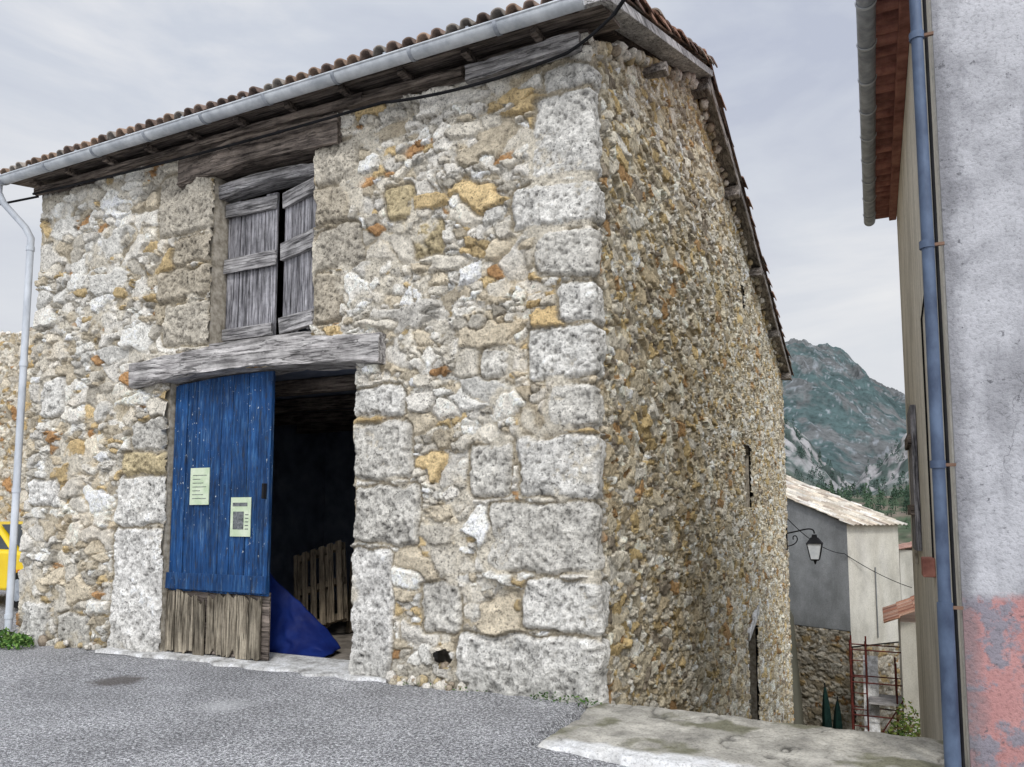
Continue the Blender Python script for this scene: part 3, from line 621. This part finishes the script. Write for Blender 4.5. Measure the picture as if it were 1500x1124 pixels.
c=np.clip(base*(1-w)+np.array(lin((230,230,230)),np.float32)*w,.01,.85)
gridmesh('concrete_slab',np.stack([X,Y,Zs],-1),None,c,M_slabc)
# ---------------- weeds ----------------
def tuft(name,cx,cy,cz,rx,ry,h,n,seed=1,cols=((60,92,40),(92,120,58),(48,74,34)),sz=.03):
    r=random.Random(seed);V=[];F=[];C=[]
    for i in range(n):
        a=r.uniform(0,6.28);q=math.sqrt(r.random());x=cx+rx*q*math.cos(a);y=cy+ry*q*math.sin(a);z=cz+h*r.random()*(1-q*.6)
        s=sz*r.uniform(.5,1.3);u=Vector((r.gauss(0,1),r.gauss(0,1),r.gauss(0,.7))).normalized();w=u.orthogonal().normalized();col=lin(r.choice(cols));b=len(V)
        p=Vector((x,y,z));V+=[p-u*s,p+w*s*.45,p+u*s,p-w*s*.45];C+=[col]*4;F.append((b,b+1,b+2,b+3))
    return pymesh(name,V,F,M_leaf,None,False,C)
tuft('weeds',-7.9,-.35,-.03,.7,.22,.24,1100,1,cols=((80,116,54),(112,140,74),(60,90,42)))
tuft('weeds.001',-.25,-.12,-.01,.35,.05,.10,120,2,sz=.016)
tuft('weeds.002',-1.5,-.1,-.01,.5,.04,.05,60,3,sz=.014)
tuft('bush',2.75,14.5,-4.8,.6,.8,2.2,2600,4,cols=((96,116,50),(128,140,70),(64,86,40),(110,96,60)),sz=.06)
# ---------------- plastered house on the right ----------------
ph=empty('plastered_house')
box('walls',2.70,9.0,-.70,6.05,-6,6.12,M_side,ph,.01)
box('front_plaster',2.712,9.0,-.725,-.703,-.6,7.6,M_front,ph)
prism('front_gable',[(2.70,6.12),(9.0,6.12),(5.9,7.7)],1,-.70,6.05,M_side,ph)
y=-1.0;i=0
while y<6.25:
    halfpipe('soffit_tile_%d'%i,2.40,2.72,y+.09,6.24+random.uniform(-.008,.008),.085,M_terra,ph,axis=0,th=.015,n=8,cap=False);y+=.185;i+=1
box('eave_batten',2.60,2.70,-1.0,6.2,6.06,6.15,M_terra,ph,.01)
prism('roof_tiles',[(2.36,6.24),(2.36,6.32),(5.9,8.0),(9.4,6.4),(9.4,6.3),(5.9,7.9)],1,-1.0,6.3,M_terra,ph)
halfpipe('gutter',-1.1,6.36,2.335,6.16,.082,M_zincD,ph,axis=1)
for i in range(11):
    y=-.6+i*.66
    halfpipe('gutter_bracket_%d'%i,y-.015,y+.015,2.335,6.16,.092,M_zinc,ph,axis=1,cap=False)
tube('drainpipe',[(2.34,-.82,6.1),(2.45,-.82,5.95),(2.61,-.80,5.8),(2.615,-.80,3.4),(2.61,-.80,.9)],.038,M_pipeB,ph)
tube('drainpipe_boot',[(2.61,-.80,1.0),(2.61,-.80,-.3)],.047,M_pipeB,ph)
tube('conduit',[(2.67,-.74,6.1),(2.67,-.74,-.2)],.011,M_black,ph)
for z in (1.0,1.9,3.35,4.8):
    tube('pipe_collar_%d'%int(z*10),[(2.61,-.80,z),(2.61,-.80,z+.05)],.046,M_pipeB,ph);box('pipe_clip_%d'%int(z*10),2.60,2.71,-.81,-.79,z+.01,z+.03,M_rust,ph)
box('meter_box',2.60,2.70,1.35,1.62,1.05,1.22,M_terra,ph,.01)
tube('meter_cable',[(2.69,1.45,1.2),(2.69,1.45,3.4),(2.69,.2,3.6)],.008,M_black,ph)
for i,(y0,y1) in enumerate(((3.3,3.6),(3.61,3.9),(3.91,4.2))):box('plank_shutter_%d'%i,2.64,2.695,y0,y1,1.2,2.85,M_woodV,ph,.004)
box('shutter_rail',2.60,2.638,3.3,4.2,1.6,1.72,M_woodD,ph);box('shutter_rail_top',2.60,2.638,3.3,4.2,2.4,2.52,M_woodD,ph)
box('window_stone_frame',2.66,2.695,4.3,4.45,1.0,3.0,M_mort,ph)
# ---------------- lower grey house ----------------
gh=empty('village_house')
A=np.array([1.36,22.]);B=np.array([2.96,24.]);dl=np.array([-4.4,2.0]);dl/=np.linalg.norm(dl)
C1=A+dl*7;D1=B+dl*7;ez=1.30;rz=ez+.42*7
def quad(name,pts,mat,parent):
    return pymesh(name,pts,[(0,1,2,3)],mat,parent)
quad('grey_wall',[(C1[0],C1[1],-2.3),(A[0],A[1],-2.3),(A[0],A[1],ez),(C1[0],C1[1],rz)],M_grey,gh)
quad('cream_wall',[(A[0],A[1],-2.8),(B[0],B[1],-2.8),(B[0],B[1],ez),(A[0],A[1],ez)],M_cream,gh)
quad('back_wall',[(B[0],B[1],-6),(D1[0],D1[1],-6),(D1[0],D1[1],rz),(B[0],B[1],ez)],M_grey,gh)
n=np.array([-dl[1],dl[0]]);n=n if n[1]<0 else -n
us=np.arange(0,7,.035);zs=np.arange(-7,-2.3,.035);U,Z=np.meshgrid(us,zs);h,c=field(U,Z,'other',4)
P=np.stack([A[0]+dl[0]*U+n[0]*(h+.05),A[1]+dl[1]*U+n[1]*(h+.05),Z],-1);gridmesh('stone_base',P,None,c*.6,M_stone,gh)
dB=(B-A)/np.linalg.norm(B-A);nb=np.array([dB[1],-dB[0]])
us=np.arange(0,2.56,.035);zs=np.arange(-7,-2.8,.035);U,Z=np.meshgrid(us,zs);h,c=field(U,Z,'other',9)
P=np.stack([A[0]+dB[0]*U+nb[0]*(h+.03),A[1]+dB[1]*U+nb[1]*(h+.03),Z],-1);gridmesh('stone_base_side',P,None,c*.65,M_stone,gh)
def quadroof(name,e0,e1,up,uplen,rise,parent,per=.22,row=.4,seed=3,cols=None):
    e0=np.array(e0);e1=np.array(e1);L=np.linalg.norm(e1-e0);d=(e1-e0)/L
    us=np.arange(-.15,L+.15,per/8);k=0;s=[]
    while k*row<uplen:s+=[k*row,min(uplen,(k+1)*row-.002)];k+=1
    U,S=np.meshgrid(us,np.array(s)-.25);w=np.abs(np.sin(math.pi*U/per))
    ri=np.floor((S+.25)/row);ti=np.floor(U/per);hh=.05*w+.03*(1-((S+.25)%row)/row)+.03*(hsh(ti,ri,seed+5)-.5)
    sc=S/uplen
    P=np.stack([e0[0]+d[0]*U+up[0]*S,e0[1]+d[1]*U+up[1]*S,e0[2]+rise*sc+hh],-1)
    c=tilecol(hsh(ti,ri,seed),cols or ((214,206,192),(196,184,168),(222,216,206),(176,162,148),(206,194,176)))*(.7+.45*hsh(ti,ri,seed+1))[...,None]
    o=gridmesh(name,P,None,c,M_tile,parent);m=o.modifiers.new('s','SOLIDIFY');m.thickness=.03;return o
quadroof('tiled_roof',(A[0],A[1],ez+.03),(B[0],B[1],ez+.03),dl,7,.42*7,gh)
p=A+(B-A)*.5+nb*.03;tube('wall_pipe',[(p[0],p[1],-.2),(p[0],p[1],-2.6)],.02,M_grey,gh)
pw=A+dl*2.35+n*.12
sh0=pw-dl*.16;sh1=pw+dl*.16
pymesh('mauve_shutter',[(sh0[0],sh0[1],-4.3),(sh1[0],sh1[1],-4.3),(sh1[0],sh1[1],-3.0),(sh0[0],sh0[1],-3.0)],[(0,1,2,3)],M_purple,gh)
oh=empty('tile_roof_house')
box('walls',2.75,6.5,17.2,20.0,-7,-1.3,M_cream,oh)
quadroof('orange_roof',(2.6,17.0,-1.25),(2.6,20.2,-1.25),np.array([1,0.]),2.6,1.25,oh,seed=9,cols=((205,150,122),(215,164,138),(190,132,108),(212,174,152),(180,128,108)))
oh2=empty('tile_roof_house.001')
box('walls',3.2,9,33,38,-10,.0,M_cream,oh2)
quadroof('orange_roof',(2.9,33,-.1),(2.9,38,-.1),np.array([1,0.]),4,1.0,oh2,seed=11,cols=((190,150,135),(205,165,150),(180,140,125)))
# ---------------- scaffolding, parasols, ramp ----------------
sc=empty('metal_scaffold')
for x in (1.45,1.85,2.6,3.05):
    for y in (17.6,18.6):
        tube('post_%d_%d'%(x*100,y),[(x,y,-6.2),(x,y,-1.95 if x<2 else -2.5)],.024,M_red,sc)
for z in (-2.2,-3.1,-4.0,-4.9):
    tube('ledger_%d'%(-z*10),[(1.45,17.6,z),(3.05,17.6,z)],.018,M_red,sc);tube('ledger_b_%d'%(-z*10),[(1.45,18.6,z),(3.05,18.6,z)],.018,M_red,sc)
    for x in (1.45,3.05):tube('transom_%d_%d'%(-z*10,x*10),[(x,17.6,z),(x,18.6,z)],.018,M_red,sc)
for k in range(6):tube('rung_%d'%k,[(1.45,17.6,-2.5-k*.45),(1.85,17.6,-2.5-k*.45)],.015,M_red,sc)
tube('brace',[(1.85,17.6,-5.0),(3.05,17.6,-3.0)],.018,M_red,sc)
prism('white_ramp',[(17.2,-4.95),(19.2,-2.7),(19.2,-2.6),(17.2,-4.85)],0,1.75,2.15,M_chalk,sc)
prism('deck',[(17.5,-3.65),(18.7,-3.65),(18.7,-3.6),(17.5,-3.6)],0,1.9,3.1,M_wood,sc)
def parasol(name,x,y,z0,z1,tl):
    e=empty(name);V=[];F=[];n=16;m=14
    for i in range(m):
        t=i/(m-1);r=.02+.115*math.sin(math.pi*min(1,t*1.02))**.6*(1-.35*t)
        for k in range(n):
            a=2*math.pi*k/n;q=r*(1+.35*math.cos(a*4+t*2));V.append((x+q*math.cos(a)+tl*t,y+q*math.sin(a),z0+.3+(z1-z0-.3)*t))
    for i in range(m-1):
        for k in range(n):F.append((i*n+k,i*n+(k+1)%n,(i+1)*n+(k+1)%n,(i+1)*n+k))
    pymesh('folded_canopy',V,F,M_green,e,True);tube('pole',[(x,y,z0-1.2),(x+tl*1.05,y,z1+.12)],.02,M_black,e)
parasol('folded_parasol',.75,18.5,-6.0,-3.5,-.05);parasol('folded_parasol.001',.98,18.7,-6.0,-3.9,.04)
# ---------------- wall lantern ----------------
ln=empty('wall_lantern');lx,ly=.74,15.75
tube('arm',[(.04,ly,1.10),(.3,ly,1.16),(.6,ly,1.24),(lx,ly,1.20),(lx,ly,1.10)],.02,M_black,ln,True)
tube('scroll',[(.04,ly,.75),(.2,ly,.78),(.32,ly,.92),(.28,ly,1.05),(.18,ly,1.02),(.2,ly,.93)],.015,M_black,ln,True)
box('wall_plate',.02,.05,ly-.05,ly+.05,.65,1.25,M_black,ln)
def frust(name,z0,r0,z1,r1,mat,n=4,rot=math.pi/4):
    V=[];
    for z,r in ((z0,r0),(z1,r1)):
        for k in range(n):V.append((lx+r*math.cos(rot+2*math.pi*k/n),ly+r*math.sin(rot+2*math.pi*k/n),z))
    return pymesh(name,V,[tuple(range(n))[::-1],tuple(range(n,2*n))]+[(k,(k+1)%n,n+(k+1)%n,n+k) for k in range(n)],mat,ln)
frust('glass',.42,.15,.83,.26,M_lampg);frust('base',.38,.13,.42,.17,M_black);frust('hood',.83,.30,1.0,.13,M_black);frust('chimney',1.0,.10,1.08,.08,M_black);frust('finial_low',.28,.02,.38,.06,M_black)
for k in range(4):
    a=math.pi/4+k*math.pi/2;tube('bar_%d'%k,[(lx+.155*math.cos(a),ly+.155*math.sin(a),.42),(lx+.265*math.cos(a),ly+.265*math.sin(a),.83)],.013,M_black,ln)
# ---------------- cables ----------------
def sag(p,q,s,n=14):
    p=np.array(p);q=np.array(q);return [tuple(p+(q-p)*t-np.array([0,0,s*4*t*(1-t)])) for t in np.linspace(0,1,n)]
tube('overhead_cable',sag((.33,-.30,5.98),(5.2,-3.2,9.4),.25)+[],.018,M_black)
tube('overhead_cable.001',sag((.33,-.30,5.98),(-.15,-.18,5.83),.02,5)+sag((-.2,-.17,5.83),(-2.1,-.17,5.84),.06)+sag((-2.2,-.17,5.86),(-8.0,-.14,5.98),.04),.015,M_black)
tube('overhead_cable.002',sag((-7.95,-.1,5.95),(-16,-3.,5.4),.2),.015,M_black)
tube('overhead_cable.003',sag((.05,15.9,1.5),(1.2,21.9,.3),.2)+sag((1.25,21.9,.3),(3.3,23.5,-.9),.1),.012,M_black)
# ---------------- left background wall + car ----------------
sw=empty('old_stone_wall')
us=np.arange(-24,-7.99,.028);zs=np.arange(-.2,6.75,.028);U,Z=np.meshgrid(us,zs);h,c=field(U,Z,'other',0)
top=6.45-.03*(U+18)+.10*fbm(U*2,U*0,4,3)
keep=((Z<top)[:-1,:-1])
gridmesh('masonry',np.stack([U,6.0-h,Z],-1),keep,c,M_stone,sw)
box('core',-24,-8.0,6.04,6.5,-.2,6.1,M_mort,sw)
lumps('coping',120,lambda r:((lambda x:((x,6.1,6.45-.03*(x+18)+r.uniform(-.03,.06)),r.uniform(.08,.16)))(r.uniform(-24,-8))),M_stone,sw,12)
car=empty('yellow_car')
def carshape():
    x0,x1=-15.1,-11.15;y0,y1=1.9,3.5
    prof=[(x0,.30),(x1-.05,.28),(x1,.45),(x1-.02,.75),(x1-.10,.88),(x1-.95,.98),(x1-1.0,.98),(x0+.12,1.0),(x0,.85)]
    prism('body',prof,1,y0,y1,M_yel,car,.05)
    gp=[(x1-.98,.96),(x1-1.75,1.42),(x1-2.1,1.48),(x0+.7,1.46),(x0+.15,.98)]
    V=[];n=len(gp)
    for y,s in ((y0+.04,0),(y1-.04,0)):
        for p in gp:
            inn=.14*(p[1]-.96)/.5;V.append((p[0],y+(inn if y<2.5 else -inn),p[1]))
    o=pymesh('cabin',V,[tuple(range(n))[::-1],tuple(range(n,2*n))]+[(i,(i+1)%n,n+(i+1)%n,n+i) for i in range(n)],M_yel,car,bevel=.03)
    def yy(z):return y0+.04+.14*(z-.96)/.5-.006
    pymesh('side_glass_front',[(x1-1.12,yy(1.0),1.0),(x1-1.72,yy(1.36),1.36),(x1-2.3,yy(1.38),1.38),(x1-2.3,yy(1.0),1.0)],[(0,1,2,3)],M_glass,car)
    pymesh('side_glass_rear',[(x1-2.38,yy(1.0),1.0),(x1-2.38,yy(1.38),1.38),(x0+.75,yy(1.36),1.36),(x0+.4,yy(1.0),1.0)],[(0,1,2,3)],M_glass,car)
    pymesh('windscreen',[(x1-.995,y0+.15,1.0),(x1-1.73,y0+.24,1.42),(x1-1.73,y1-.24,1.42),(x1-.995,y1-.15,1.0)],[(0,1,2,3)],M_glass,car).location=(.012,0,.012)
    for x in (x1-.75,x0+.75):
        for y in (y0-.01,y1-.17):
            tube('tyre_%d'%int(x*10+y),[(x,y,.31),(x,y+.18,.31)],.31,M_rub,car);tube('wheel_rim_%d'%int(x*10+y),[(x,y-.01,.31),(x,y+.19,.31)],.19,M_zincD,car)
    for k in range(5):box('side_marking_%d'%k,x1-.30-.16*k,x1-.18-.16*k,y0-.006,y0-.002,.55,.66,M_redp,car)
    box('bumper',x1-.02,x1+.06,y0+.05,y1-.05,.3,.5,M_rub,car,.03);box('headlight',x1-.14,x1-.0,y0+.0,y0+.3,.66,.8,M_lampg,car,.03)
carshape()
car.location=(.75,0,0)
# ---------------- distant trees ----------------
def forest(name,n,fn,cols,seed=1):
    r=random.Random(seed);V=[];F=[];C=[]
    for i in range(n):
        x,y,hh,kind=fn(r);z=float(terr(np.array([x]),np.array([y]))[0]);cb=np.array(lin(r.choice(cols)))
        b=len(V);V+=[(x-.15,y,z-1),(x+.15,y,z-1),(x,y,z+hh*.8)];C+=[cb*.5]*3;F.append((b,b+1,b+2))
        for k in range(70):
            t=r.random();rad=(hh*.26*(1-t)+.2) if kind==0 else hh*.38*math.sqrt(max(0,1-(2*t-1)**2))
            a=r.uniform(0,6.28);q=rad*(.6+.5*r.random());p=Vector((x+q*math.cos(a),y+q*math.sin(a),z+hh*(.1+.9*t)))
            s=hh*.075*r.uniform(.6,1.4);u=Vector((r.gauss(0,1),r.gauss(0,1),r.gauss(0,1))).normalized();w=u.orthogonal().normalized()
            b=len(V);V+=[p-u*s,p+w*s,p+u*s*.9];c=cb*r.uniform(.6,1.5);C+=[c]*3;F.append((b,b+1,b+2))
    return pymesh(name,V,F,M_leaf,None,False,C)
forest('conifer_forest',600,lambda r:(r.uniform(-70,40),r.uniform(190,400),r.uniform(3.5,7),0),[(60,80,62),(72,92,70),(54,72,58)],3)
forest('bare_trees',320,lambda r:(r.uniform(-6,60),r.uniform(90,240),r.uniform(4,8),1),[(118,98,90),(108,94,82),(92,96,72),(130,106,96)],5)
forest('slope_trees',420,lambda r:(r.uniform(-110,80),r.uniform(430,640),r.uniform(4,7),0),[(66,84,76),(74,90,82)],8)
# ---------------- camera, sky, sun ----------------
cam=bpy.data.cameras.new('camera');co=bpy.data.objects.new('camera',cam);link(co)
co.location=(2.23,-6.36,1.6);co.rotation_euler=(math.radians(95.09),0,math.radians(25.5))
cam.sensor_width=36;cam.lens=1109/1500*36;cam.shift_y=94/1500;cam.clip_end=6000;cam.clip_start=.05
scene.camera=co
EL=math.radians(48);AZ=math.radians(150)
SD=(math.sin(AZ)*math.cos(EL),math.cos(AZ)*math.cos(EL),math.sin(EL))
w=bpy.data.worlds.new('World');scene.world=w;w.use_nodes=True;nt=w.node_tree;bg=nt.nodes['Background']
sky=N(nt,'ShaderNodeTexSky',sky_type='NISHITA');sky.sun_disc=False;sky.sun_elevation=EL;sky.sun_rotation=AZ
tc=N(nt,'ShaderNodeTexCoord');mp=N(nt,'ShaderNodeMapping');mp.inputs['Scale'].default_value=(1,1,2.8);nt.links.new(tc.outputs['Generated'],mp.inputs[0])
nz=N(nt,'ShaderNodeTexNoise');nz.inputs['Scale'].default_value=2.6;nz.inputs['Detail'].default_value=8;nz.inputs['Roughness'].default_value=.55;nz.inputs['Distortion'].default_value=.4;nt.links.new(mp.outputs[0],nz.inputs[0])
cl=ramp(nt,nz.outputs['Fac'],[(.34,(5.4,5.8,6.9,1)),(.5,(6.6,7.0,7.8,1)),(.64,(8.4,8.5,8.8,1))])
sx=N(nt,'ShaderNodeSeparateXYZ');nt.links.new(tc.outputs['Generated'],sx.inputs[0])
hz=N(nt,'ShaderNodeMapRange');nt.links.new(sx.outputs[2],hz.inputs[0]);hz.inputs[1].default_value=.0;hz.inputs[2].default_value=.5;hz.inputs[3].default_value=.65;hz.inputs[4].default_value=0
cl=mix(nt,cl,(9.1,8.9,8.5,1),hz.outputs[0])
dt=N(nt,'ShaderNodeVectorMath',operation='DOT_PRODUCT');nt.links.new(tc.outputs['Generated'],dt.inputs[0]);dt.inputs[1].default_value=SD
mr=N(nt,'ShaderNodeMapRange');nt.links.new(dt.outputs['Value'],mr.inputs[0]);mr.inputs[1].default_value=.1;mr.inputs[2].default_value=1;mr.inputs[3].default_value=1;mr.inputs[4].default_value=2.6
cl=mix(nt,cl,mr.outputs[0],1.0,'MULTIPLY')
c=mix(nt,sky.outputs[0],cl,.92);nt.links.new(c,bg.inputs[0]);bg.inputs[1].default_value=.1
sun=bpy.data.lights.new('sun','SUN');sun.energy=1.5;sun.angle=math.radians(10);sun.color=(1,.97,.92)
so=bpy.data.objects.new('sun',sun);link(so)
so.rotation_euler=Vector(SD).to_track_quat('Z','Y').to_euler();so.location=(5,-10,15)
scene.view_settings.view_transform='Standard';scene.view_settings.look='None';scene.view_settings.exposure=0
